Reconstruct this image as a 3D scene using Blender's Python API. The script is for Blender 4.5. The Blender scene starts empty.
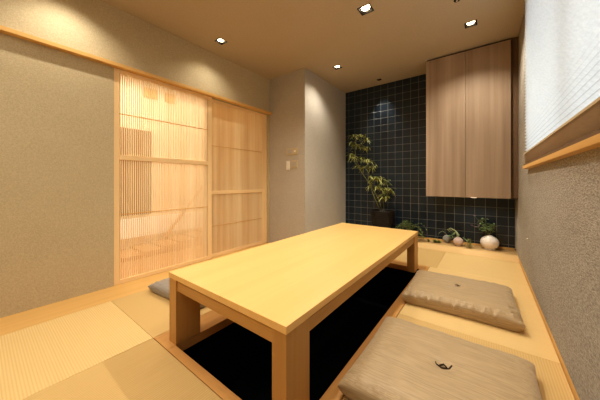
import bpy, bmesh, math, random
from mathutils import Vector, Matrix, noise
random.seed(7)
PI = math.pi
scene = bpy.context.scene
COL = scene.collection

# ------------------------------------------------------------------ helpers
def lin(c):
    c = c / 255.0
    return c / 12.92 if c <= 0.04045 else ((c + 0.055) / 1.055) ** 2.4
def rgb(r, g, b):
    return (lin(r), lin(g), lin(b), 1.0)

class MB:
    """collects shapes in one bmesh"""
    def __init__(self):
        self.bm = bmesh.new()
    def box(self, x0, x1, y0, y1, z0, z1, M=None):
        vs = [self.bm.verts.new((x, y, z)) for z in (z0, z1) for y in (y0, y1) for x in (x0, x1)]
        for f in ((0, 2, 3, 1), (4, 5, 7, 6), (0, 1, 5, 4), (2, 6, 7, 3), (0, 4, 6, 2), (1, 3, 7, 5)):
            self.bm.faces.new([vs[i] for i in f])
        if M is not None:
            for v in vs: v.co = M @ v.co
        return self
    def quad(self, a, b, c, d):
        vs = [self.bm.verts.new(p) for p in (a, b, c, d)]
        self.bm.faces.new(vs); return self
    def lathe(self, prof, cx=0, cy=0, cz=0, n=32, wob=None):
        rings = []
        for r, z in prof:
            ring = []
            for i in range(n):
                a = 2 * PI * i / n
                rr = r * (wob(a, z) if wob else 1)
                ring.append(self.bm.verts.new((cx + rr * math.cos(a), cy + rr * math.sin(a), cz + z)))
            rings.append(ring)
        for k in range(len(rings) - 1):
            for i in range(n):
                j = (i + 1) % n
                self.bm.faces.new((rings[k][i], rings[k][j], rings[k + 1][j], rings[k + 1][i]))
        self.bm.faces.new(list(reversed(rings[0])))
        self.bm.faces.new(rings[-1])
        return self
    def tube(self, pts, rad, n=6):
        pts = [Vector(p) for p in pts]
        rings = []
        for i, p in enumerate(pts):
            t = (pts[min(i + 1, len(pts) - 1)] - pts[max(i - 1, 0)]).normalized()
            up = Vector((0, 0, 1)) if abs(t.z) < .9 else Vector((1, 0, 0))
            a = t.cross(up).normalized(); b = t.cross(a)
            r = rad[i] if isinstance(rad, (list, tuple)) else rad
            rings.append([self.bm.verts.new(p + a * r * math.cos(2 * PI * k / n) + b * r * math.sin(2 * PI * k / n)) for k in range(n)])
        for k in range(len(rings) - 1):
            for i in range(n):
                j = (i + 1) % n
                self.bm.faces.new((rings[k][i], rings[k][j], rings[k + 1][j], rings[k + 1][i]))
        self.bm.faces.new(list(reversed(rings[0]))); self.bm.faces.new(rings[-1])
        return self
    def leaf(self, p, d, L, W, droop=.3, up=Vector((0, 0, 1))):
        d = Vector(d).normalized(); p = Vector(p)
        s = d.cross(up)
        if s.length < .1: s = Vector((1, 0, 0))
        s.normalize(); nrm = s.cross(d)
        prof = ((0, .08), (.25, .8), (.5, 1), (.78, .6), (1, .03))
        prev = None
        for t, w in prof:
            c = p + d * (L * t) - Vector((0, 0, 1)) * (droop * L * t * t)
            l = self.bm.verts.new(c + s * W * .5 * w + nrm * W * .18 * w)
            m = self.bm.verts.new(c)
            r = self.bm.verts.new(c - s * W * .5 * w + nrm * W * .18 * w)
            if prev:
                self.bm.faces.new((prev[0], prev[1], m, l)); self.bm.faces.new((prev[1], prev[2], r, m))
            prev = (l, m, r)
        return self
    def build(self, name, m, parent=None, bevel=0, smooth=False, kind=None, weld=False):
        bmesh.ops.recalc_face_normals(self.bm, faces=self.bm.faces) if not weld else None
        me = bpy.data.meshes.new(name)
        self.bm.to_mesh(me); self.bm.free()
        o = bpy.data.objects.new(name, me); COL.objects.link(o)
        me.materials.append(m)
        if smooth:
            for p in me.polygons: p.use_smooth = True
        if bevel:
            b = o.modifiers.new('bevel', 'BEVEL'); b.width = bevel; b.segments = 2; b.limit_method = 'ANGLE'
        if parent: o.parent = parent
        if kind: o['kind'] = kind
        return o

def tag(o, label, cat, group=None, kind=None):
    o['label'] = label; o['category'] = cat
    if group: o['group'] = group
    if kind: o['kind'] = kind
    return o
def thing(name, label, cat, loc=(0, 0, 0), rz=0, group=None):
    o = bpy.data.objects.new(name, None); COL.objects.link(o)
    o.empty_display_size = .05
    o.location = loc; o.rotation_euler = (0, 0, rz)
    return tag(o, label, cat, group)
def dup(root, loc, rz, label):
    r = root.copy(); COL.objects.link(r); r.location = loc; r.rotation_euler = (0, 0, rz)
    r['label'] = label
    for ch in list(root.children):
        c = ch.copy(); COL.objects.link(c); c.parent = r
        for g in list(ch.children):
            d = g.copy(); COL.objects.link(d); d.parent = c
    return r
def struct(name, mb, m, parent=None, **k):
    return mb.build(name, m, parent, kind='structure', **k)

# ------------------------------------------------------------------ materials
def base(name, col, rough=.6, spec=.3):
    m = bpy.data.materials.new(name); m.use_nodes = True
    nt = m.node_tree; b = nt.nodes['Principled BSDF']
    b.inputs['Base Color'].default_value = col
    b.inputs['Roughness'].default_value = rough
    b.inputs['Specular IOR Level'].default_value = spec
    return m, nt, b
def coords(nt, scale=(1, 1, 1), rot=(0, 0, 0)):
    t = nt.nodes.new('ShaderNodeTexCoord'); mp = nt.nodes.new('ShaderNodeMapping')
    mp.inputs['Scale'].default_value = scale; mp.inputs['Rotation'].default_value = rot
    nt.links.new(t.outputs['Object'], mp.inputs['Vector'])
    return mp.outputs['Vector']
def noise_n(nt, vec, scale, detail=3, rough=.5):
    n = nt.nodes.new('ShaderNodeTexNoise'); n.inputs['Scale'].default_value = scale
    n.inputs['Detail'].default_value = detail; n.inputs['Roughness'].default_value = rough
    nt.links.new(vec, n.inputs['Vector']); return n.outputs['Fac']
def ramp(nt, fac, stops):
    r = nt.nodes.new('ShaderNodeValToRGB'); e = r.color_ramp.elements
    while len(e) < len(stops): e.new(.5)
    for i, (p, c) in enumerate(stops): e[i].position = p; e[i].color = c
    nt.links.new(fac, r.inputs['Fac']); return r.outputs['Color']
def bump(nt, b, h, strength=.3, dist=.002):
    n = nt.nodes.new('ShaderNodeBump'); n.inputs['Strength'].default_value = strength
    n.inputs['Distance'].default_value = dist
    nt.links.new(h, n.inputs['Height']); nt.links.new(n.outputs['Normal'], b.inputs['Normal'])
def plain(name, col, rough=.6, spec=.3, metal=0):
    m, nt, b = base(name, col, rough, spec); b.inputs['Metallic'].default_value = metal
    n = noise_n(nt, coords(nt), 40, 2)
    c2 = tuple(x * .93 for x in col[:3]) + (1,)
    nt.links.new(ramp(nt, n, [(.35, c2), (.65, col)]), b.inputs['Base Color'])
    return m
def wood(name, c1, c2, axis='y', scale=1.0, rough=.45, spec=.3, contrast=(.3, .7)):
    """fine straight grain running along the given axis"""
    m, nt, b = base(name, c1, rough, spec)
    s = {'x': (1.2, 45, 45), 'y': (45, 1.2, 45), 'z': (45, 45, 1.2)}[axis]
    s = tuple(v * scale for v in s)
    v = coords(nt, s)
    n1 = noise_n(nt, v, 1.0, 5, .6)
    s2 = tuple(q * .18 for q in s); n2 = noise_n(nt, coords(nt, s2), 1.0, 2)
    mx = nt.nodes.new('ShaderNodeMath'); mx.operation = 'ADD'
    nt.links.new(n1, mx.inputs[0]); nt.links.new(n2, mx.inputs[1])
    hf = nt.nodes.new('ShaderNodeMath'); hf.operation = 'MULTIPLY'; hf.inputs[1].default_value = .5
    nt.links.new(mx.outputs[0], hf.inputs[0])
    nt.links.new(ramp(nt, hf.outputs[0], [(contrast[0], c2), (contrast[1], c1)]), b.inputs['Base Color'])
    bump(nt, b, n1, .08, .001)
    return m
def wallpaper(name, c1, c2, sc=1.0, bs=.4, stretch=(1, 1, 1), dist=.003):
    m, nt, b = base(name, c1, .85, .15)
    v = coords(nt, stretch)
    n1 = noise_n(nt, v, 140 * sc, 4, .7)
    n2 = noise_n(nt, v, 6, 2)
    mx = nt.nodes.new('ShaderNodeMixRGB'); mx.blend_type = 'MIX'; mx.inputs['Fac'].default_value = .1
    nt.links.new(n1, mx.inputs[1]); nt.links.new(n2, mx.inputs[2])
    nt.links.new(ramp(nt, mx.outputs[0], [(.38, c2), (.6, c1)]), b.inputs['Base Color'])
    bump(nt, b, n1, bs, dist)
    return m
def tatami(name, c1, c2, axis):
    m, nt, b = base(name, c1, .6, .25)
    v = coords(nt)
    w = nt.nodes.new('ShaderNodeTexWave'); w.wave_type = 'BANDS'
    w.bands_direction = 'X' if axis == 'x' else 'Y'
    w.inputs['Scale'].default_value = 30; w.inputs['Distortion'].default_value = .35
    w.inputs['Detail'].default_value = 1; w.inputs['Detail Scale'].default_value = 4
    nt.links.new(v, w.inputs['Vector'])
    s = (3, 160, 160) if axis == 'x' else (160, 3, 160)
    s = (160, 3, 1) if axis == 'x' else (3, 160, 1)
    n = noise_n(nt, coords(nt, s), 1, 3)
    mx = nt.nodes.new('ShaderNodeMixRGB'); mx.inputs['Fac'].default_value = .5
    nt.links.new(w.outputs['Fac'], mx.inputs[1]); nt.links.new(n, mx.inputs[2])
    nt.links.new(ramp(nt, mx.outputs[0], [(.2, c2), (.75, c1)]), b.inputs['Base Color'])
    bump(nt, b, w.outputs['Fac'], .12, .001)
    return m

M_wall = wallpaper('wall_cloth', rgb(204, 189, 158), rgb(186, 171, 140), 1.0, .16)
M_wall_r = wallpaper('wall_stucco', rgb(182, 175, 164), rgb(142, 136, 127), .95, .8, (1, .4, 1.4), .004)
M_wall_p = wallpaper('wall_pale', rgb(200, 193, 182), rgb(182, 174, 162), 1.0, .2)
M_ceil = wallpaper('ceiling_cloth', rgb(190, 176, 156), rgb(184, 170, 150), .5, .05)
M_dbeech = wood('door_beech', rgb(252, 222, 172), rgb(240, 206, 154), 'z', .8)
M_dbeech_y = wood('door_beech_y', rgb(252, 222, 172), rgb(240, 206, 154), 'y', .8)
M_beech = wood('beech', rgb(202, 157, 95), rgb(180, 134, 76), 'z', .8)
M_beech_x = wood('beech_x', rgb(202, 157, 95), rgb(180, 134, 76), 'x', .8)
M_beech_y = wood('beech_y', rgb(202, 157, 95), rgb(180, 134, 76), 'y', .8)
M_top = wood('table_top', rgb(240, 198, 130), rgb(230, 186, 118), 'y', .8, .32, .4)
M_frame = wood('pit_wood', rgb(214, 166, 104), rgb(192, 140, 80), 'y', .8)
M_frame_x = wood('pit_wood_x', rgb(214, 166, 104), rgb(192, 140, 80), 'x', .8)
M_floorwood = wood('border_wood', rgb(230, 188, 122), rgb(212, 168, 102), 'y', .6)
M_ledge = wood('ledge_wood', rgb(224, 190, 136), rgb(208, 172, 118), 'x', .6)
M_lath = wood('lath', rgb(254, 238, 204), rgb(234, 204, 154), 'z', 1.0)
M_cab = wood('cabinet_wood', rgb(184, 162, 140), rgb(146, 124, 104), 'z', .4, .5, .3, (.34, .66))
M_fill = plain('cabinet_filler', rgb(120, 96, 74), .7)
M_cab_dark = plain('cabinet_gap', rgb(30, 24, 20), .8)
M_tatA = tatami('tatami_a', rgb(212, 180, 124), rgb(200, 167, 111), 'x')
M_tatB = tatami('tatami_b', rgb(228, 197, 140), rgb(216, 184, 127), 'y')
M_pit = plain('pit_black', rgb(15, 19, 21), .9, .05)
M_black = plain('black_metal', rgb(22, 17, 14), .6, .2)
M_sub = plain('subfloor', rgb(90, 68, 44), .8)
M_white = plain('switch_white', rgb(240, 234, 222), .4)
M_cream = plain('switch_cream', rgb(206, 190, 158), .4)

def emis(name, col, s):
    m = bpy.data.materials.new(name); m.use_nodes = True; nt = m.node_tree
    nt.nodes.remove(nt.nodes['Principled BSDF'])
    e = nt.nodes.new('ShaderNodeEmission'); e.inputs['Color'].default_value = col; e.inputs['Strength'].default_value = s
    nt.links.new(e.outputs[0], nt.nodes['Material Output'].inputs['Surface'])
    return m
M_lamp = emis('lamp_glow', (1, .80, .52, 1), 14)

def tile_mat():
    m, nt, b = base('slate_tile', rgb(30, 38, 44), .30, .6)
    t = nt.nodes.new('ShaderNodeTexCoord'); sp = nt.nodes.new('ShaderNodeSeparateXYZ'); cb = nt.nodes.new('ShaderNodeCombineXYZ')
    nt.links.new(t.outputs['Object'], sp.inputs[0])
    ax = nt.nodes.new('ShaderNodeMath'); ax.operation = 'ADD'; ax.inputs[1].default_value = .01 + 33.0
    nt.links.new(sp.outputs['X'], ax.inputs[0])
    nt.links.new(ax.outputs[0], cb.inputs['X']); nt.links.new(sp.outputs['Z'], cb.inputs['Y'])
    br = nt.nodes.new('ShaderNodeTexBrick'); br.offset = 0; br.squash = 1
    br.inputs['Scale'].default_value = 1; br.inputs['Brick Width'].default_value = .11; br.inputs['Row Height'].default_value = .11
    br.inputs['Mortar Size'].default_value = .0026; br.inputs['Mortar Smooth'].default_value = .2; br.inputs['Bias'].default_value = 0
    br.inputs['Color1'].default_value = rgb(18, 35, 50); br.inputs['Color2'].default_value = rgb(32, 49, 62)
    br.inputs['Mortar'].default_value = rgb(132, 134, 128)
    nt.links.new(cb.outputs[0], br.inputs['Vector'])
    n = noise_n(nt, coords(nt), 14, 4)
    mx = nt.nodes.new('ShaderNodeMixRGB'); mx.blend_type = 'MULTIPLY'; mx.inputs['Fac'].default_value = .6
    nt.links.new(br.outputs['Color'], mx.inputs[1])
    nt.links.new(ramp(nt, n, [(.3, (.55, .6, .65, 1)), (.7, (1, 1, 1, 1))]), mx.inputs[2])
    nt.links.new(mx.outputs[0], b.inputs['Base Color'])
    inv = nt.nodes.new('ShaderNodeMath'); inv.operation = 'SUBTRACT'; inv.inputs[0].default_value = 1
    nt.links.new(br.outputs['Fac'], inv.inputs[1])
    bump(nt, b, inv.outputs[0], .6, .002)
    return m
M_tile = tile_mat()

def fabric(name, c1, c2, rough=.5):
    m, nt, b = base(name, c1, rough, .35)
    n = noise_n(nt, coords(nt, (7, 230, 230)), 1, 4, .65)
    n2 = noise_n(nt, coords(nt, (250, 250, 250)), 1, 2)
    nt.links.new(ramp(nt, n, [(.32, c2), (.62, c1)]), b.inputs['Base Color'])
    b.inputs['Sheen Weight'].default_value = .25
    bump(nt, b, n2, .25, .001)
    return m
M_cush = fabric('shantung', rgb(188, 164, 128), rgb(158, 133, 99))
M_cush_g = fabric('shantung_grey', rgb(158, 150, 140), rgb(132, 124, 116))
M_thread = plain('thread', rgb(66, 50, 32), .8)

def blind_mat(name, col, tcol, tf):
    m = bpy.data.materials.new(name); m.use_nodes = True; nt = m.node_tree
    nt.nodes.remove(nt.nodes['Principled BSDF'])
    d = nt.nodes.new('ShaderNodeBsdfDiffuse'); t = nt.nodes.new('ShaderNodeBsdfTranslucent'); mx = nt.nodes.new('ShaderNodeMixShader')
    n = noise_n(nt, coords(nt, (1, 1, 1)), 55, 5, .65)
    c = ramp(nt, n, [(.3, tuple(x * .86 for x in tcol[:3]) + (1,)), (.7, tcol)])
    c2 = ramp(nt, n, [(.3, tuple(x * .86 for x in col[:3]) + (1,)), (.7, col)])
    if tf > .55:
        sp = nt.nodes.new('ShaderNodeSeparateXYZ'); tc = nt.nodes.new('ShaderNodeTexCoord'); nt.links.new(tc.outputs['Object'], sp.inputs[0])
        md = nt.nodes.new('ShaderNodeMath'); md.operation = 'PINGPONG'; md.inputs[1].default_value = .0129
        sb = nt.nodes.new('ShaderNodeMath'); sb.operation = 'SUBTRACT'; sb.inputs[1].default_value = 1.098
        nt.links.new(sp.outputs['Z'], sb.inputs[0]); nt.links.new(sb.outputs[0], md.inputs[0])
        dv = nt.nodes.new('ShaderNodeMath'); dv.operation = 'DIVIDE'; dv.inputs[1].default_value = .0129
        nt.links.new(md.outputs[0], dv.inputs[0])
        fold_shade = ramp(nt, dv.outputs[0], [(.0, (.68, .68, .68, 1)), (.2, (1, 1, 1, 1))])  # pleat shading painted into the colour as darker creases, fading with height
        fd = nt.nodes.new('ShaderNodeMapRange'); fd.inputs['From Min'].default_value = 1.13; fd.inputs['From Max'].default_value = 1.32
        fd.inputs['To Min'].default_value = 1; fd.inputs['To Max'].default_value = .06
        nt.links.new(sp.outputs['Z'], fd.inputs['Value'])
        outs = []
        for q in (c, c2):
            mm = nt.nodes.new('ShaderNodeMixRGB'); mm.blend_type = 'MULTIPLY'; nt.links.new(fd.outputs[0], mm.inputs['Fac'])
            nt.links.new(q, mm.inputs[1]); nt.links.new(fold_shade, mm.inputs[2]); outs.append(mm.outputs[0])
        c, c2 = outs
    nt.links.new(c2, d.inputs['Color']); nt.links.new(c, t.inputs['Color']); mx.inputs[0].default_value = tf
    nt.links.new(d.outputs[0], mx.inputs[1]); nt.links.new(t.outputs[0], mx.inputs[2])
    nt.links.new(mx.outputs[0], nt.nodes['Material Output'].inputs['Surface'])
    return m

# ------------------------------------------------------------------ dimensions (metres)
XL, XR, YB, YP, XP, H = -2.597, .269, 3.865, 2.667, -1.941, 2.4
YN = -1.3        # wall behind the viewer
FZ = -.05        # timber floor level, mats are 5 cm thick

# ------------------------------------------------------------------ shell
# ceiling with real square openings for the downlights
LIGHTS = [(-2.31, 1.615, .10), (-.857, 2.095, .115), (-.121, 2.907, .10), (-1.592, 2.925, .10), (-1.283, 3.66, .062),
          (-2.31, .40, .10), (-1.45, .55, .115), (-.35, .75, .115), (-2.31, -.75, .10), (-1.2, -.6, .10), (-.15, -.55, .10)]  # after the first in this row: unseen downlights added as fill
xs = sorted({XL - .1, XR + .1} | {v for x, y, s in LIGHTS for v in (x - s / 2, x + s / 2)})
ys = sorted({YN - .1, YB + .1} | {v for x, y, s in LIGHTS for v in (y - s / 2, y + s / 2)})
cm = MB()
for i in range(len(xs) - 1):
    for j in range(len(ys) - 1):
        mx_, my_ = (xs[i] + xs[i + 1]) / 2, (ys[j] + ys[j + 1]) / 2
        if any(abs(mx_ - x) < s / 2 and abs(my_ - y) < s / 2 for x, y, s in LIGHTS): continue
        cm.quad((xs[i], ys[j], H), (xs[i], ys[j + 1], H), (xs[i + 1], ys[j + 1], H), (xs[i + 1], ys[j], H))
struct('ceiling', cm, M_ceil, weld=True)
struct('ceiling_slab', MB().box(XL - 1.4, XR + .12, YN - .12, YB + .12, H + .09, H + .15), M_sub)

DY0, DY1, DZ = .729, 2.645, 1.872    # sliding door opening
lw = MB().box(XL - .12, XL, YN - .1, DY0, FZ - .05, H)
lw.box(XL - .12, XL, DY0, DY1, DZ, H).box(XL - .12, XL, DY1, YP, FZ - .05, H)
struct('wall_left', lw, M_wall)
struct('wall_pillar', MB().box(XL - .12, XP, YP, YB + .1, FZ - .05, H), M_wall_p)
struct('wall_back', MB().box(XP, XR + .1, YB, YB + .1, FZ - .05, H), M_tile)
WY0, WY1, WZ0, WZ1 = .1, 2.67, .996, 2.34
rw = MB().box(XR, XR + .14, YN - .1, WY0, .08, H).box(XR, XR + .14, WY1, YB + .1, .08, H)
rw.box(XR, XR + .14, WY0, WY1, .08, WZ0).box(XR, XR + .14, WY0, WY1, WZ1, H)
struct('wall_right', rw, M_wall_r)
struct('wall_near', MB().box(XL - .12, XR + .14, YN - .1, YN, FZ - .05, H), M_wall)

# timber floor with the opening of the foot well
PX0, PX1, PY0, PY1 = -1.31, -.53, .64, 2.67
fl = MB()
for a in ((XL - 1.4, XR, YN, PY0), (XL - 1.4, XR, PY1, YB), (XL - 1.4, PX0, PY0, PY1), (PX1, XR, PY0, PY1)):
    fl.box(a[0], a[1], a[2], a[3], FZ - .04, FZ - .001)
struct('floor', fl, M_sub)
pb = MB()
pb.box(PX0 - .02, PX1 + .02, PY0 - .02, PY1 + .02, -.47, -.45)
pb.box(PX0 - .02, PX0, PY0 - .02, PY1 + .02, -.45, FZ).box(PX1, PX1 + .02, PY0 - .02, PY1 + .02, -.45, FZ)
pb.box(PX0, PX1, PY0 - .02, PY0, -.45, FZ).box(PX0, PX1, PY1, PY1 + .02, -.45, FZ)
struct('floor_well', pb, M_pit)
struct('floor_border', MB().box(XL - .12, -2.182, YN, YP, FZ, FZ + .004), M_floorwood)
# boards along walls
LZT = .055
LEDGE = MB()
_p = [(3.50, FZ), (3.50, .001), (3.52, .006), (3.60, .047), (3.63, LZT), (YB, LZT), (YB, FZ)]
_a = [LEDGE.bm.verts.new((XP + .001, y, z)) for y, z in _p]; _b = [LEDGE.bm.verts.new((XR + .014, y, z)) for y, z in _p]
for i in range(len(_p)):
    j = (i + 1) % len(_p); LEDGE.bm.faces.new((_a[i], _a[j], _b[j], _b[i]))
LEDGE.bm.faces.new(_a); LEDGE.bm.faces.new(list(reversed(_b)))
struct('trim_2', MB().box(XP + .001, XR, YB - .010, YB, LZT, .078), M_floorwood)
struct('baseboard_right', MB().box(XR + .015, XR + .12, YN, YB + .1, FZ, .0795), M_floorwood)
struct('baseboard_back', LEDGE, M_ledge)

# the horizontal lintel rail over the sliding doors
struct('trim_1', MB().box(XL, XL + .052, YN, YP, DZ - .004, 1.899), M_floorwood, bevel=.002)

# ------------------------------------------------------------------ tatami mats
GAP = .0005
def mat_(x0, x1, y0, y1, m, label):
    o = MB().box(x0 + GAP, x1 - GAP, y0 + GAP, y1 - GAP, FZ, 0).build('tatami_mat', m, bevel=.0022)
    tag(o, label, 'tatami mat', 'borderless tatami mats'); return o
mat_(-2.18, -1.475, -.30, .594, M_tatB, 'pale tatami mat filling the bottom left corner of the floor')
mat_(-2.18, -1.475, .594, 1.60, M_tatA, 'tatami mat under the left floor cushion beside the sliding door')
mat_(-2.18, -1.475, 1.60, YP, M_tatB, 'tatami mat left of the table below the far sliding door')
mat_(-1.475, -.46, -.30, .594, M_tatA, 'tatami mat directly in front of the near short end of the table')
mat_(-.46, XR + .014, -.30, .594, M_tatB, 'tatami mat at the right in the near corner by the textured wall')
mat_(-.46, XR + .014, .594, 1.684, M_tatA, 'tatami mat under the large front cushion on the right')
mat_(-.46, XR + .014, 1.684, 2.80, M_tatB, 'tatami mat under the rear right cushion')
mat_(-.40, XR + .014, 2.80, 3.50, M_tatB, 'bright tatami mat in front of the white round vase')
mat_(-1.475, -.40, 2.80, 3.50, M_tatA, 'darker tatami mat behind the far end of the table')
mat_(XP, -1.475, YP, 3.50, M_tatB, 'tatami mat beside the projecting wall behind the table')
mat_(-2.18, XR + .014, YN, -.30, M_tatA, 'tatami mat behind the viewpoint along the near wall')

# ------------------------------------------------------------------ wooden frame round the foot well
pf = thing('foot_well_frame', 'orange-brown wooden frame around the dark sunken foot well under the table', 'frame', (-.97, 1.7, 0))
def loc(o, root):   # keep world coordinates under a placed root
    o.matrix_parent_inverse = Matrix.LocRotScale(root.location, root.rotation_euler, None).inverted(); return o
loc(MB().box(-1.473, PX0, .596, 2.80, FZ, .001).build('side_rail', M_frame, pf, .002), pf)
loc(MB().box(PX1, -.462, .596, 2.80, FZ, .001).build('side_rail', M_frame, pf, .002), pf)
loc(MB().box(PX0, PX1, .596, PY0, FZ, .001).build('end_rail', M_frame_x, pf, .002), pf)
loc(MB().box(PX0, PX1, PY1, 2.80, FZ, .001).build('end_rail', M_frame_x, pf, .002), pf)
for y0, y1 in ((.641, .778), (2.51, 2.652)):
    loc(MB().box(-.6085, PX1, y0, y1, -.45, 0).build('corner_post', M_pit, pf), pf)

# ------------------------------------------------------------------ table
TX0, TX1, TY0, TY1, TT = -1.3845, -.5416, .636, 2.66, .3753
tb = thing('low_table', 'long low pale wooden table standing over the sunken foot well', 'table', (-.963, 1.648, 0))
loc(MB().box(TX0, TX1, TY0, TY1, TT - .029, TT).build('table_top', M_top, tb, .0015), tb)
LZ = TT - .029
for x0, x1 in ((TX0 + .002, TX0 + .076), (TX1 - .070, TX1 - .002)):
    for y0, y1 in ((TY0 + .003, TY0 + .142), (TY1 - .145, TY1 - .003)):
        loc(MB().box(x0, x1, y0, y1, .001, LZ).build('leg', M_beech, tb, .0015), tb)
for y0 in (TY0 + .010, TY1 - .032):
    a = MB().box(TX0 + .076, TX1 - .070, y0, y0 + .022, .287, LZ - .009).box(TX0 + .076, TX1 - .070, y0 + .008, y0 + .014, LZ - .009, LZ)
    loc(a.build('end_apron', M_beech_x, tb), tb)
for x0 in (TX0 + .008, TX1 - .030):
    a = MB().box(x0, x0 + .022, TY0 + .142, TY1 - .145, .285, LZ - .009).box(x0 + .008, x0 + .014, TY0 + .142, TY1 - .145, LZ - .009, LZ)
    loc(a.build('side_apron', M_beech_y, tb), tb)

# ------------------------------------------------------------------ sliding lattice doors
def lattice_door(n, x_face, y0, y1, z0, z1, mid, thins, stile, paper):
    d = bpy.data.objects.new('door_%d' % n, None); COL.objects.link(d); d['kind'] = 'structure'
    d.location = (x_face, y0, z0)
    T = .028
    def P(mb, name, m, **k): return loc(mb.build(name, m, d, **k), d)
    P(MB().box(x_face - T, x_face, y0, y0 + stile, z0, z1), 'stile', M_dbeech, bevel=.0015)
    P(MB().box(x_face - T, x_face, y1 - stile * 1.3, y1, z0, z1), 'stile', M_dbeech, bevel=.0015)
    ya, yb = y0 + stile, y1 - stile * 1.3
    P(MB().box(x_face - T, x_face, ya, yb, z0, z0 + .035), 'bottom_rail', M_dbeech_y)
    P(MB().box(x_face - T, x_face, ya, yb, z1 - .03, z1), 'top_rail', M_dbeech_y)
    P(MB().box(x_face - T, x_face + .004, ya, yb, mid - .021, mid + .021), 'middle_rail', M_dbeech_y, bevel=.0015)
    cnt = int((yb - ya) / .0172); st = (yb - ya) / cnt; s = MB()
    for i in range(cnt):
        yy = ya + st * (i + .5)
        s.box(x_face - .019, x_face - .007, yy - .0042, yy + .0042, z0 + .035, z1 - .03)
    P(s, 'lattice', M_lath)
    for z in thins:
        P(MB().box(x_face - .0068, x_face - .003, ya, yb, z - .0035, z + .0035), 'cross_strip', M_floorwood)
    if paper:
        P(MB().box(x_face - .034, x_face - .0275, ya, yb, z0 + .035, z1 - .03), 'backing_panel', paper)
    return d
M_backp = blind_mat('paper_backing', rgb(248, 228, 188), rgb(252, 232, 190), .5)
lattice_door(1, XL - .002, DY0, 1.693, FZ + .006, DZ - .004, 1.085, (1.475, .575), .04, None)
lattice_door(2, XL - .040, 1.62, DY1, FZ + .006, DZ - .004, .735, (1.303, .327), .072, M_backp)

# ------------------------------------------------------------------ corridor behind the doors
CX = -3.72
M_corr = plain('corridor_wall', rgb(232, 204, 168), .8)
M_brown = wood('corridor_brown', rgb(120, 84, 60), rgb(96, 66, 46), 'z', .5)
M_band = plain('stair_white', rgb(246, 244, 236), .7)
M_stairw = wood('stair_wood', rgb(204, 150, 98), rgb(180, 126, 78), 'y', .5)
M_amber = plain('amber_board', rgb(184, 138, 52), .5)
co = MB().box(CX - .1, CX - .002, YN, YB, FZ - .05, H)
struct('wall_corridor', co, M_corr)
struct('wall_corridor_end', MB().box(CX, XL - .12, YB, YB + .1, FZ, H).box(CX, XL - .12, YN - .1, YN, FZ, H), M_corr)
struct('floor_corridor', MB().box(CX, XL - .13, YN, YB, FZ - .001, FZ + .003), M_stairw)
struct('ceiling_corridor', MB().box(CX, XL - .12, YN, YB, H - .10, H - .06), M_sub)
pn = MB().box(CX, CX + .03, .80, 1.47, .43, 1.56).build('cupboard_front', M_brown)
tag(pn, 'dark brown cupboard front seen through the left part of the lattice door', 'cupboard')
st = thing('staircase', 'pale staircase with white side and brown handrail seen behind the lattice door', 'staircase', (CX + .25, 1.7, FZ))
loc(MB().box(CX, CX + .06, .80, 2.25, .14, .385).build('white_side', M_band, st), st)
sw = MB()
for k in range(6):
    sw.box(CX, CX + .45, 1.0 + .22 * k, 1.22 + .22 * k, FZ, .0 + .022 * k)
loc(sw.build('treads', M_stairw, st), st)
a, b_ = Vector((CX + .10, 1.52, -.03)), Vector((CX + .10, 2.2, .80))
loc(MB().tube([a, b_], .022, 8).build('handrail', M_stairw, st), st)
for y0, y1 in ((1.38, 1.55), (1.66, 1.80)):
    o = MB().box(CX, CX + .02, y0, y1, 2.03, 2.16).build('wall_plaque', M_amber)
    tag(o, 'small amber board high behind the lattice, ' + ('left one' if y0 < 1.5 else 'right one'), 'board', 'amber boards behind the lattice')

# ------------------------------------------------------------------ tall wall cabinet
CF, CZ0, CZ1 = 3.424, .687, 2.378
cab = thing('wall_cabinet', 'tall greyish-brown wooden two-door cabinet hung on the dark tiled wall', 'cabinet', (-.19, 3.64, CZ0))
loc(MB().box(-.604, .207, CF + .02, YB, CZ0 + .004, CZ1 - .004).build('carcass', M_cab, cab), cab)
loc(MB().box(-.606, -.1945, CF, CF + .019, CZ0, CZ1).build('door', M_cab, cab, .001), cab)
loc(MB().box(-.1915, .2065, CF, CF + .019, CZ0, CZ1).build('door', M_cab, cab, .001), cab)
loc(MB().box(.2085, XR - .001, CF + .035, CF + .055, CZ0 + .004, H - .002).build('filler_strip', M_fill, cab), cab)
loc(MB().box(-.60, .207, CF + .03, YB, CZ1 - .004, H - .001).build('top_gap', M_cab_dark, cab), cab)

ul = MB().lathe([(.03, -.008), (.033, -.002), (.033, .003)], n=20).build('puck_lamp', emis('puck_glow', (1, .8, .55, 1), 2), cab, smooth=True)
ul.location = (-.12 + .19, -.10, 0)
_l = bpy.data.lights.new('puck_beam', 'SPOT'); _l.energy = 6; _l.color = (1, .925, .79); _l.spot_size = math.radians(150); _l.spot_blend = .6; _l.shadow_soft_size = .03
_o = bpy.data.objects.new('puck_beam', _l); COL.objects.link(_o); _o.parent = cab; _o.location = (.07, -.10, -.012)

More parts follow.
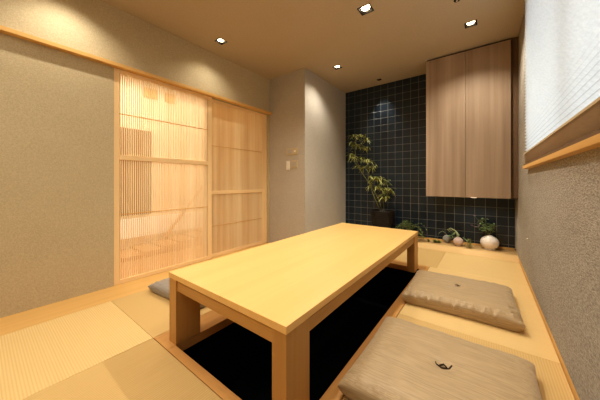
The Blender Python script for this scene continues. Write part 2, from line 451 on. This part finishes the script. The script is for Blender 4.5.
# ------------------------------------------------------------------ window with pleated blind
win = bpy.data.objects.new('window_1', None); COL.objects.link(win); win['kind'] = 'structure'
win.location = (XR + .1, (WY0 + WY1) / 2, WZ0)
M_alu = plain('window_frame', rgb(200, 200, 198), .4)
fr = MB()
for y0, y1 in ((WY0, WY0 + .04), (1.44, 1.49), (WY1 - .04, WY1)): fr.box(XR + .09, XR + .13, y0, y1, WZ0, WZ1)
fr.box(XR + .09, XR + .13, WY0, WY1, WZ0, WZ0 + .04).box(XR + .09, XR + .13, WY0, WY1, WZ1 - .04, WZ1)
loc(fr.build('window_frame', M_alu, win), win)
gm = bpy.data.materials.new('pane_glass'); gm.use_nodes = True; nt = gm.node_tree
nt.nodes.remove(nt.nodes['Principled BSDF'])
tr = nt.nodes.new('ShaderNodeBsdfTransparent'); gl = nt.nodes.new('ShaderNodeBsdfGlossy'); mx = nt.nodes.new('ShaderNodeMixShader')
gl.inputs['Roughness'].default_value = .02; mx.inputs[0].default_value = .06
nt.links.new(tr.outputs[0], mx.inputs[1]); nt.links.new(gl.outputs[0], mx.inputs[2]); nt.links.new(mx.outputs[0], nt.nodes['Material Output'].inputs['Surface'])
loc(MB().box(XR + .108, XR + .112, WY0 + .04, WY1 - .04, WZ0 + .04, WZ1 - .04).build('pane', gm, win), win)
loc(MB().box(XR - .034, XR + .09, WY0 - .1, WY1 + .03, .971, .9955).build('sill', M_floorwood, win, .002), win)

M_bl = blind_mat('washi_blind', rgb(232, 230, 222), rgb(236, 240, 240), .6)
M_bl2 = blind_mat('brown_blind', rgb(214, 196, 172), rgb(200, 174, 144), .4)
bl = thing('pleated_blind', 'white pleated window blind with a brown gathered lower edge on the right wall', 'blind', (XR, 1.4, 1.01))
BX = XR - .014
def pleats(z0, z1, pitch, amp, y0, y1):
    mb = MB(); n = max(2, int(round((z1 - z0) / pitch)) * 2); pv = None
    for i in range(n + 1):
        z = z0 + (z1 - z0) * i / n; x = BX + (amp if i % 2 else -amp)
        q = (mb.bm.verts.new((x, y0, z)), mb.bm.verts.new((x, y1, z)))
        if pv: mb.bm.faces.new((pv[0], pv[1], q[1], q[0]))
        pv = q
    return mb
BY0, BY1 = WY0 - .05, 2.695
def P(mb, name, m, **k): return loc(mb.build(name, m, bl, **k), bl)
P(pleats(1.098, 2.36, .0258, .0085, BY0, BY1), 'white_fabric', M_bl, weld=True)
P(pleats(1.010, 1.088, .011, .012, BY0, BY1), 'brown_fabric', M_bl2, weld=True)
P(MB().box(BX - .012, BX + .012, BY0, BY1, 1.088, 1.098), 'middle_bar', M_cream)
P(MB().box(BX - .014, BX + .012, BY0, BY1, .996, 1.010), 'bottom_bar', M_fill)
P(MB().box(BX - .014, BX + .012, BY0, BY1, 2.36, 2.398), 'head_rail', M_cream)

# ------------------------------------------------------------------ switches and hook
ic = thing('wall_panel', 'wide cream control panel on the pale wall, above the light switches', 'control panel', (-2.15, YP, 1.30))
loc(MB().box(-2.262, -2.055, YP - .012, YP, 1.245, 1.335).build('housing', M_cream, ic, .003), ic)
loc(MB().box(-2.235, -2.150, YP - .014, YP - .0115, 1.262, 1.318).build('display', M_wall_p, ic), ic)
loc(MB().box(-2.12, -2.09, YP - .014, YP - .0115, 1.28, 1.30).build('button', M_white, ic), ic)
s1 = thing('light_switch', 'white tall light switch below the cream control panel', 'switch', (-2.232, YP, 1.10))
loc(MB().box(-2.265, -2.200, YP - .008, YP, 1.035, 1.160).build('plate', M_white, s1, .002), s1)
loc(MB().box(-2.25, -2.215, YP - .012, YP - .0075, 1.055, 1.140).build('rocker', M_white, s1, .002), s1)
s2 = thing('switch_plate', 'cream square switch plate right beside the white light switch', 'switch', (-2.11, YP, 1.11))
loc(MB().box(-2.172, -2.060, YP - .008, YP, 1.058, 1.165).build('plate', M_cream, s2, .002), s2)
loc(MB().box(-2.150, -2.082, YP - .011, YP - .0075, 1.078, 1.145).build('rocker', M_wall_p, s2, .002), s2)
hk = MB().lathe([(.004, 0), (.007, .002), (.006, .008), (.002, .010)], n=12).build('wall_pin', M_white, smooth=True)
hk.rotation_euler = (0, -PI / 2, 0); hk.location = (XR - .0005, 2.69, .406)
tag(hk, 'tiny white pin in the textured right wall beyond the cushions', 'pin')

# ------------------------------------------------------------------ downlights
spots_e = {0: 12, 1: 86, 2: 42, 3: 28, 4: 26, 5: 22, 6: 25, 7: 30, 8: 12, 9: 12, 10: 12}
names_l = ['square recessed downlight nearest the sliding doors', 'square recessed downlight over the table, nearest the viewer',
           'square recessed downlight in front of the tall cabinet', 'square recessed downlight beside the projecting wall corner',
           'small dim downlight right in front of the dark tiled wall', 'square downlight over the left tatami, near the bare wall',
           'added fill downlight over the near end of the table', 'added fill downlight over the front right cushion',
           'added fill downlight behind the viewpoint, left', 'added fill downlight behind the viewpoint, middle', 'added fill downlight behind the viewpoint, right']
def make_downlight(i, x, y, s):
    t = thing('downlight', names_l[i], 'downlight', (x, y, H), group='recessed ceiling downlights')
    h = s / 2 - .0005; w = .009; D = .075
    b = MB()
    for a in ((-h, -h + w, -h, h), (h - w, h, -h, h), (-h + w, h - w, -h, -h + w), (-h + w, h - w, h - w, h)):
        b.box(*a, -.002, .0)
        b.box(a[0], a[1], a[2], a[3], 0, D)
    b.box(-h, h, -h, h, D, D + .004)
    b.build('housing', M_black, t)
    r = s * .33
    MB().lathe([(r * .6, .0), (r * .95, .006), (r, .014), (r * .8, .035), (r * .4, .07)], cz=.006 if i != 4 else .03, n=20).build('bulb', M_lamp if i != 4 else M_lamp_dim, t, smooth=True)
    ld = bpy.data.lights.new('downlight_beam', 'SPOT'); ld.energy = spots_e[i]; ld.color = (1, .925, .79)
    ld.spot_size = math.radians(128 if i != 4 else 62); ld.spot_blend = .8; ld.shadow_soft_size = .018
    lo = bpy.data.objects.new('downlight_beam', ld); COL.objects.link(lo); lo.parent = t; lo.location = (0, 0, -.004)
    if i == 4: lo.rotation_euler = (math.radians(10), 0, 0)
    if i == 3: lo.rotation_euler = (math.radians(-10), 0, 0)
    return t
M_lamp_dim = emis('lamp_dim', (1, .6, .35, 1), 1.2)
for i, (x, y, s) in enumerate(LIGHTS): make_downlight(i, x, y, s)
sd = thing('ceiling_sensor', 'tiny dark sensor in the ceiling at the top edge of the view', 'sensor', (-.198, 2.45, H))
MB().lathe([(.012, -.008), (.022, -.006), (.024, 0)], n=20).build('cover', M_black, sd, smooth=True)
MB().lathe([(.004, -.011), (.008, -.008)], n=12).build('lens', M_white, sd, smooth=True)

# ------------------------------------------------------------------ floor cushions
def cushion_mesh(w, d, t, seed, wr):
    N = 84; bm = bmesh.new(); rnd = random.Random(seed); off = Vector((rnd.random() * 9, rnd.random() * 9, 0))
    def g(u): return math.copysign(1 - (1 - abs(u)) ** 1.8, u)
    top, bot = {}, {}
    for i in range(N + 1):
        for j in range(N + 1):
            u, v = g(2 * i / N - 1), g(2 * j / N - 1)
            e = max(0, (1 - abs(u) ** 9)) ** .40 * max(0, (1 - abs(v) ** 9)) ** .40
            # edges pull in slightly between the pointed corners
            pin = 1 - .035 * (1 - abs(v) ** 2); pin2 = 1 - .035 * (1 - abs(u) ** 2)
            x, y = u * w / 2 * pin, v * d / 2 * pin2
            r = math.hypot(u, v)
            dim = .20 * math.exp(-(r / .10) ** 2) + .10 * math.exp(-(r / .35) ** 2)
            edge = max(abs(u), abs(v))
            ed = math.exp(-((edge - .93) / .07) ** 2)
            along = u if abs(v) > abs(u) else v
            wk = wr * ed * (1 if v < -.3 else .3) * (.9 * noise.noise(Vector((along * 16, edge * 3, 0)) + off) + .5 * noise.noise(Vector((along * 34, edge * 5, 2)) + off)) + .004 * noise.noise(Vector((u * 2.5, v * 2.5, 3)) + off)
            sag = 1 - .22 * min(1, r * r * .5)
            zt = t * .48 + t * .52 * e * (1 - dim) * sag + wk * e ** .3
            zb = t * .48 * (1 - min(1, e * 1.6)) + .002
            ring = i in (0, N) or j in (0, N)
            a = bm.verts.new((x + (wk * .6 if ed > .3 and abs(u) > abs(v) else 0), y + (wk * .6 if ed > .3 and abs(v) >= abs(u) else 0), t * .46 if ring else zt)); top[i, j] = a
            bot[i, j] = a if ring else bm.verts.new((x, y, zb))
    for i in range(N):
        for j in range(N):
            bm.faces.new((top[i, j], top[i + 1, j], top[i + 1, j + 1], top[i, j + 1]))
            q = (bot[i, j], bot[i, j + 1], bot[i + 1, j + 1], bot[i + 1, j])
            bm.faces.new(q)
    return bm
def cushion(label, x, y, rz, w, d, t, m, seed, knots, wr=.010):
    r = thing('floor_cushion', label, 'cushion', (x, y, 0), rz, 'zabuton floor cushions')
    mb = MB(); mb.bm.free(); mb.bm = cushion_mesh(w, d, t, seed, wr)
    mb.build('cover', m, r, smooth=True, weld=True)
    zc = t * .79 + .005
    for kx, ky in knots:
        far = math.hypot(kx, ky) > .2
        zz = (t * .70 if far else zc)
        rr = random.Random(seed)
        k = MB()
        if not far:
            pts = [(kx - .042, ky + .055, zz + .004), (kx - .034, ky + .022, zz + .003), (kx - .020, ky - .008, zz + .003), (kx + .004, ky - .022, zz + .004), (kx + .028, ky - .014, zz + .006), (kx + .036, ky + .010, zz + .008)]
            k.tube(pts, .0040, 6).tube([(kx - .006, ky - .012, zz + .006), (kx + .008, ky - .002, zz + .010), (kx + .020, ky - .016, zz + .010)], .0035, 6)
        else:
            k.tube([(kx - .012, ky, zz + .006), (kx, ky - .003, zz + .008), (kx + .012, ky + .002, zz + .006)], .002, 6)
        k.build('tuft_thread', M_thread, r, smooth=True)
    return r
cushion('beige silky floor cushion at the front right, closest to the viewer in full', -.152, 1.19, .01, .655, .62, .100, M_cush, 3, [(0, .01), (-.04, .235)], .010)
cushion('beige silky floor cushion behind the front one on the right, wrinkled near edge', -.165, 2.14, .035, .66, .58, .104, M_cush, 11, [(-.02, .04)], .030)
cushion('greyish floor cushion on the left tatami, half hidden behind the table leg', -1.845, 1.135, .06, .60, .60, .085, M_cush_g, 17, [(0, 0)], .008)
cushion('grey floor cushion showing only a corner at the bottom edge beside the foot well', -.135, .53, .0, .64, .60, .05, M_cush_g, 21, [(0, 0)], .006)

# ------------------------------------------------------------------ plants
def leafmat(name, c1, c2, rough=.45):
    m, nt, b = base(name, c1, rough, .4)
    n = noise_n(nt, coords(nt), 22, 2)
    nt.links.new(ramp(nt, n, [(.35, c2), (.65, c1)]), b.inputs['Base Color'])
    b.inputs['Subsurface Weight'].default_value = 0
    return m
M_leaf = leafmat('bamboo_leaf', rgb(196, 196, 120), rgb(110, 122, 62))
M_leaf_d = leafmat('fern_leaf', rgb(120, 138, 76), rgb(64, 84, 44))
M_leaf_g = leafmat('eucalyptus_leaf', rgb(170, 190, 138), rgb(112, 138, 94))
M_leaf_y = leafmat('pale_leaf', rgb(176, 178, 110), rgb(128, 138, 78))
M_stem = leafmat('green_stem', rgb(140, 140, 80), rgb(104, 104, 58))
M_palest = leafmat('pale_stem', rgb(196, 204, 168), rgb(150, 170, 120))
M_petal = leafmat('mauve_petal', rgb(160, 138, 150), rgb(120, 100, 112))
LED = .0555
pot = thing('potted_plant', 'tall slender leafy plant leaning left in a ribbed black round pot before dark tiles', 'plant', (-1.235, 3.67, LED))
prof = [(.120, 0), (.135, .012)]
for k in range(12):
    z = .02 + k * .029; r = .138 + .028 * (k / 11)
    prof += [(r, z), (r + .005, z + .008), (r + .005, z + .018), (r, z + .026)]
prof += [(.174, .372), (.174, .384), (.160, .384), (.156, .34)]
MB().lathe(prof, n=40).build('pot', plain('pot_black', rgb(34, 28, 26), .45, .4), pot, smooth=True)
MB().lathe([(.158, .335), (.158, .342)], n=32).build('soil', plain('soil', rgb(40, 30, 22), .95), pot)
# stems run in pot coordinates
def W(x, z, dy=0): return Vector((x + 1.235, dy, z - LED))
stems = [[W(-1.24, .42), W(-1.30, .62, -.01), W(-1.41, .81, -.03), W(-1.54, 1.0, -.04), W(-1.64, 1.22, -.05), W(-1.66, 1.42, -.05), W(-1.62, 1.58, -.05)],
         [W(-1.22, .42, .03), W(-1.24, .60, .03), W(-1.25, .74, .02), W(-1.20, .84, 0)],
         [W(-1.25, .42, -.04), W(-1.36, .68, -.06), W(-1.44, .90, -.05), W(-1.42, 1.08, -.05), W(-1.45, 1.22, -.05)],
         [W(-1.54, 1.0, -.04), W(-1.66, 1.16, -.02), W(-1.78, 1.30, -.02)]]
sm = MB()
for s in stems: sm.tube(s, [.007 - .004 * i / (len(s) - 1) for i in range(len(s))], 6)
rnd = random.Random(5)
lf = MB()
clusters = [(-1.69, 1.60, 11, .10), (-1.57, 1.60, 12, .11), (-1.48, 1.52, 10, .09), (-1.49, 1.40, 14, .10), (-1.60, 1.45, 10, .09), (-1.71, 1.50, 6, .08),
            (-1.76, 1.32, 10, .10), (-1.67, 1.27, 12, .10), (-1.55, 1.25, 12, .1), (-1.46, 1.20, 14, .10), (-1.38, 1.10, 14, .10), (-1.62, 1.12, 8, .1), (-1.50, 1.10, 12, .1),
            (-1.38, .93, 16, .11), (-1.28, .93, 14, .11), (-1.19, .86, 16, .11), (-1.13, .76, 18, .11), (-1.22, .76, 18, .11), (-1.30, .80, 14, .1), (-1.26, .66, 14, .10), (-1.17, .66, 12, .1), (-1.42, .83, 8, .08)]
allp = [p for s in stems for p in s]
for cx, cz, n, sp in clusters:
    c = W(cx, cz, rnd.uniform(-.08, .04))
    near = min(allp, key=lambda p: (p - c).length)
    mid = (near + c) / 2 + Vector((0, 0, .015))
    sm.tube([near, mid, c], [.003, .0022, .0015], 5)
    for k in range(int(n * 1.4)):
        a = rnd.uniform(0, 2 * PI); el = rnd.uniform(-.45, .5)
        dv = Vector((math.cos(a) * math.cos(el), math.sin(a) * math.cos(el) * .8, math.sin(el)))
        o = c + Vector((rnd.uniform(-1, 1), rnd.uniform(-1, 1), rnd.uniform(-.6, .6))) * sp * .38
        lf.leaf(o, dv, rnd.uniform(.07, .115), rnd.uniform(.016, .026), rnd.uniform(.2, .8))
sm.build('stem', M_stem, pot, smooth=True)
lf.build('foliage', M_leaf, pot, weld=True)

# low fern-like plant beyond the table end
fe = thing('fern_plant', 'low dark green trailing fern beyond the far corner of the table', 'plant', (-.86, 3.70, LED))
MB().lathe([(.055, 0), (.065, .02), (.075, .09), (.079, .095), (.074, .1), (.070, .085)], n=24).build('pot', M_black, fe, smooth=True)
fm = MB(); fs = MB(); rnd = random.Random(9)
for k in range(30):
    a = rnd.uniform(0, 2 * PI); L = rnd.uniform(.12, .22); hh = rnd.uniform(.08, .20)
    if k < 7: a = rnd.uniform(-1.2, -.3); L = rnd.uniform(.18, .24); hh = .05
    pts = []
    for q in range(7):
        t = q / 6; r = L * t
        pts.append(Vector((math.cos(a) * r, min(.13, math.sin(a) * r * .6), .095 + hh * math.sin(t * 2.2) * 1.0 - .06 * t * t)))
    for p in pts: p.z = max(p.z, .02)
    fs.tube(pts, .0016, 4)
    for q in range(1, 7):
        dv = (pts[q] - pts[q - 1]).normalized(); sd_ = dv.cross(Vector((0, 0, 1))).normalized()
        for sgn in (-1, 1):
            fm.leaf(pts[q], sd_ * sgn + dv * .7 + Vector((0, 0, rnd.uniform(-.1, .3))), rnd.uniform(.03, .05), .014, .2)
fs.build('stem', M_stem, fe); fm.build('foliage', M_leaf_d, fe, weld=True)

def vase_prof(r, h, neck):
    pr = [(r * .42, 0), (r * .62, .004)]
    for k in range(1, 16):
        th = -PI / 2 + PI * k / 16
        rr = r * math.cos(th); z = h * .5 * (1 + math.sin(th))
        if k < 3: rr = max(rr, r * .62)
        if rr > neck: pr.append((rr, z))
    pr += [(neck, h), (neck * .86, h), (neck * .7, h - .02)]
    return pr
# big white vase
v1 = thing('white_vase', 'large round white vase holding leafy green sprigs, rightmost on the wooden ledge', 'vase', (.030, 3.735, LED))
MB().lathe(vase_prof(.093, .165, .035), n=40).build('body', plain('vase_white', rgb(244, 234, 224), .35, .4), v1, smooth=True)
def V1(x, z, dy=0): return Vector((x - .030, dy, z - LED))
e = MB(); es = MB(); rnd = random.Random(4)
sprigs = [[V1(.03, .23), V1(.0, .33), V1(-.02, .42)], [V1(.03, .23), V1(.05, .30, -.03), V1(.075, .35, -.04)], [V1(.03, .23), V1(-.03, .29, -.03), V1(-.055, .31, -.05)],
          [V1(.02, .23), V1(-.04, .33, 0), V1(-.05, .39, .01)], [V1(.03, .23), V1(.04, .31, .02), V1(.035, .36, .03)]]
for s in sprigs:
    es.tube(s, .002, 5)
    for k in range(34):
        t = rnd.uniform(.3, 1); i = 0 if t < .5 else 1; tt = (t - .5 * i) * 2
        p = s[i].lerp(s[i + 1], tt) + Vector((rnd.uniform(-1, 1), rnd.uniform(-1, 1), rnd.uniform(-1, 1))) * .012
        a = rnd.uniform(0, 2 * PI)
        e.leaf(p, (math.cos(a), math.sin(a), rnd.uniform(-.2, .8)), rnd.uniform(.028, .044), rnd.uniform(.020, .030), .2)
es.build('stem', M_stem, v1); e.build('leaves', M_leaf_g, v1, weld=True)
e = MB(); es = MB()
for tip in (V1(-.115, .44), V1(-.145, .32), V1(-.10, .31, -.03), V1(-.075, .33, -.02)):
    es.tube([V1(.02, .23), (V1(.02, .23) + tip) / 2 + Vector((-.01, 0, .02)), tip], .0013, 4)
    e = MB()
    for k in range(10):
        a = 2 * PI * k / 10
        e.leaf(tip, (math.cos(a), math.sin(a), .5), .022, .012, .1)
    e.build('flower', M_petal, v1, weld=True)
es.build('flower_stem', M_stem, v1)
# pink-brown vase
v2 = thing('pink_vase', 'small round pinkish-brown vase with pale stems arching into it', 'vase', (-.285, 3.70, LED))
MB().lathe(vase_prof(.056, .108, .016), n=32).build('body', plain('vase_pink', rgb(212, 188, 176), .45), v2, smooth=True)
s = MB()
for dx, hz in ((0, .0), (.012, -.012), (-.010, .008)):
    s.tube([(dx * .3, 0, .095), (-.004 + dx, 0, .14), (-.03 + dx, .0, .19 + hz), (-.075 + dx, .01, .205 + hz), (-.115 + dx, .02, .175 + hz)], .0035, 6)
s.build('stem', M_palest, v2, smooth=True)
s = MB(); rnd = random.Random(8)
for k in range(44):
    a = rnd.uniform(0, 2 * PI); p = Vector((-.045 + rnd.uniform(-.05, .04), .035 + rnd.uniform(-.02, .02), .09 + rnd.uniform(-.02, .07)))
    s.leaf(p, (math.cos(a), math.sin(a), rnd.uniform(0, .7)), .042, .02, .4)
for k in range(22):
    p = Vector((.04 + k * .0035, .01 + rnd.uniform(-.02, .01), .105 - k * .0022))
    s.leaf(p, (rnd.uniform(.2, 1), rnd.uniform(-1, 1), rnd.uniform(-.2, .5)), .034, .016, .5)
s.build('leaves', M_leaf_g, v2, weld=True)
# grey vase
v3 = thing('grey_vase', 'small round pale grey vase, leftmost of the three on the wooden ledge', 'vase', (-.420, 3.80, LED))
MB().lathe(vase_prof(.050, .100, .014), n=32).build('body', plain('vase_grey', rgb(164, 162, 156), .45), v3, smooth=True)
s = MB().tube([(0, 0, .09), (-.015, 0, .125), (-.05, -.01, .15), (-.09, -.02, .12), (-.105, -.03, .05)], .002, 5)
s.build('stem', M_palest, v3, smooth=True)
# loose rosettes lying on the ledge
def rosette(label, x, y, R, m, seed, name='succulent'):
    t = thing(name, label, 'succulent', (x, y, LED)); mb = MB(); rn = random.Random(seed)
    for ring, (cnt, el, L) in enumerate(((11, .08, 1), (9, .45, .85), (7, .9, .65), (4, 1.3, .5))):
        for k in range(cnt):
            a = 2 * PI * (k + .5 * ring) / cnt + rn.uniform(-.15, .15)
            mb.leaf((0, 0, .008 + .004 * ring), (math.cos(a) * math.cos(el), math.sin(a) * math.cos(el), math.sin(el)), R * L, R * .5, -.15)
    mb.build('leaves', m, t, weld=True)
    MB().lathe([(.006, 0), (.008, .006), (.004, .014)], n=10).build('stalk', M_stem, t)
    return t
rosette('pale green succulent rosette lying left of the grey vase', -.545, 3.70, .042, M_leaf_y, 1)
rosette('mid-sized pale green succulent rosette just right of the biggest one left of the grey vase', -.500, 3.70, .036, M_leaf_y, 2)
rosette('tiny green succulent rosette nearest the table corner on the ledge', -.625, 3.70, .026, M_leaf_y, 3)
cl = thing('leafy_sprig', 'yellow-green leafy sprig lying between the pinkish vase and the white vase', 'sprig', (-.155, 3.62, LED))
mb = MB(); rn = random.Random(12)
for k in range(60):
    z = .012 + .10 * (k / 60); a = rn.uniform(0, 2 * PI)
    mb.leaf((rn.uniform(-.012, .012) - z * .15, rn.uniform(-.01, .01) + .02, z), (math.cos(a), math.sin(a), rn.uniform(-.1, .6)), rn.uniform(.02, .034), .014, .3)
mb.build('leaves', M_leaf_y, cl, weld=True)
MB().tube([(0, .02, 0), (-.005, .02, .06), (-.018, .02, .115)], .002, 5).build('stem', M_stem, cl)

# ------------------------------------------------------------------ light
def area(name, locn, rot, sx, sy, e, col):
    ld = bpy.data.lights.new(name, 'AREA'); ld.shape = 'RECTANGLE'; ld.size = sx; ld.size_y = sy; ld.energy = e; ld.color = col
    o = bpy.data.objects.new(name, ld); COL.objects.link(o); o.location = locn; o.rotation_euler = rot; return o
# daylight outside the window
area('daylight', (XR + .75, 1.4, 1.75), (0, PI / 2, 0), 1.6, 3.0, 21, (.93, .98, 1.0))
# corridor lamp behind the lattice doors, then an added fill panel facing the stairs
area('corridor_lamp', (-3.2, 1.5, 2.24), (0, 0, 0), .7, 3.6, 60, (1, .95, .84))
area('corridor_fill', (-2.85, 1.6, 1.0), (0, PI / 2, 0), 1.6, 2.6, 9, (1, .95, .84))
# added soft fill panel below the ceiling behind the viewer
area('room_fill', (-1.1, -.6, 2.3), (0, 0, 0), 2.0, .8, 14, (1, .95, .88))

w = bpy.data.worlds.new('world'); scene.world = w; w.use_nodes = True
bg = w.node_tree.nodes['Background']; bg.inputs['Color'].default_value = (.75, .85, 1, 1); bg.inputs['Strength'].default_value = .8

# ------------------------------------------------------------------ camera
cd = bpy.data.cameras.new('camera'); cam = bpy.data.objects.new('camera', cd); COL.objects.link(cam)
cam.location = (0, 0, .8684); cam.rotation_euler = (PI / 2, 0, .6491)
cd.sensor_width = 36; cd.lens = 245.7 / 600 * 36; cd.shift_y = -(200 - 181.63) / 600
cd.clip_start = .02
scene.camera = cam
scene.view_settings.view_transform = 'Standard'
scene.view_settings.look = 'Medium High Contrast'
scene.view_settings.exposure = 0.10
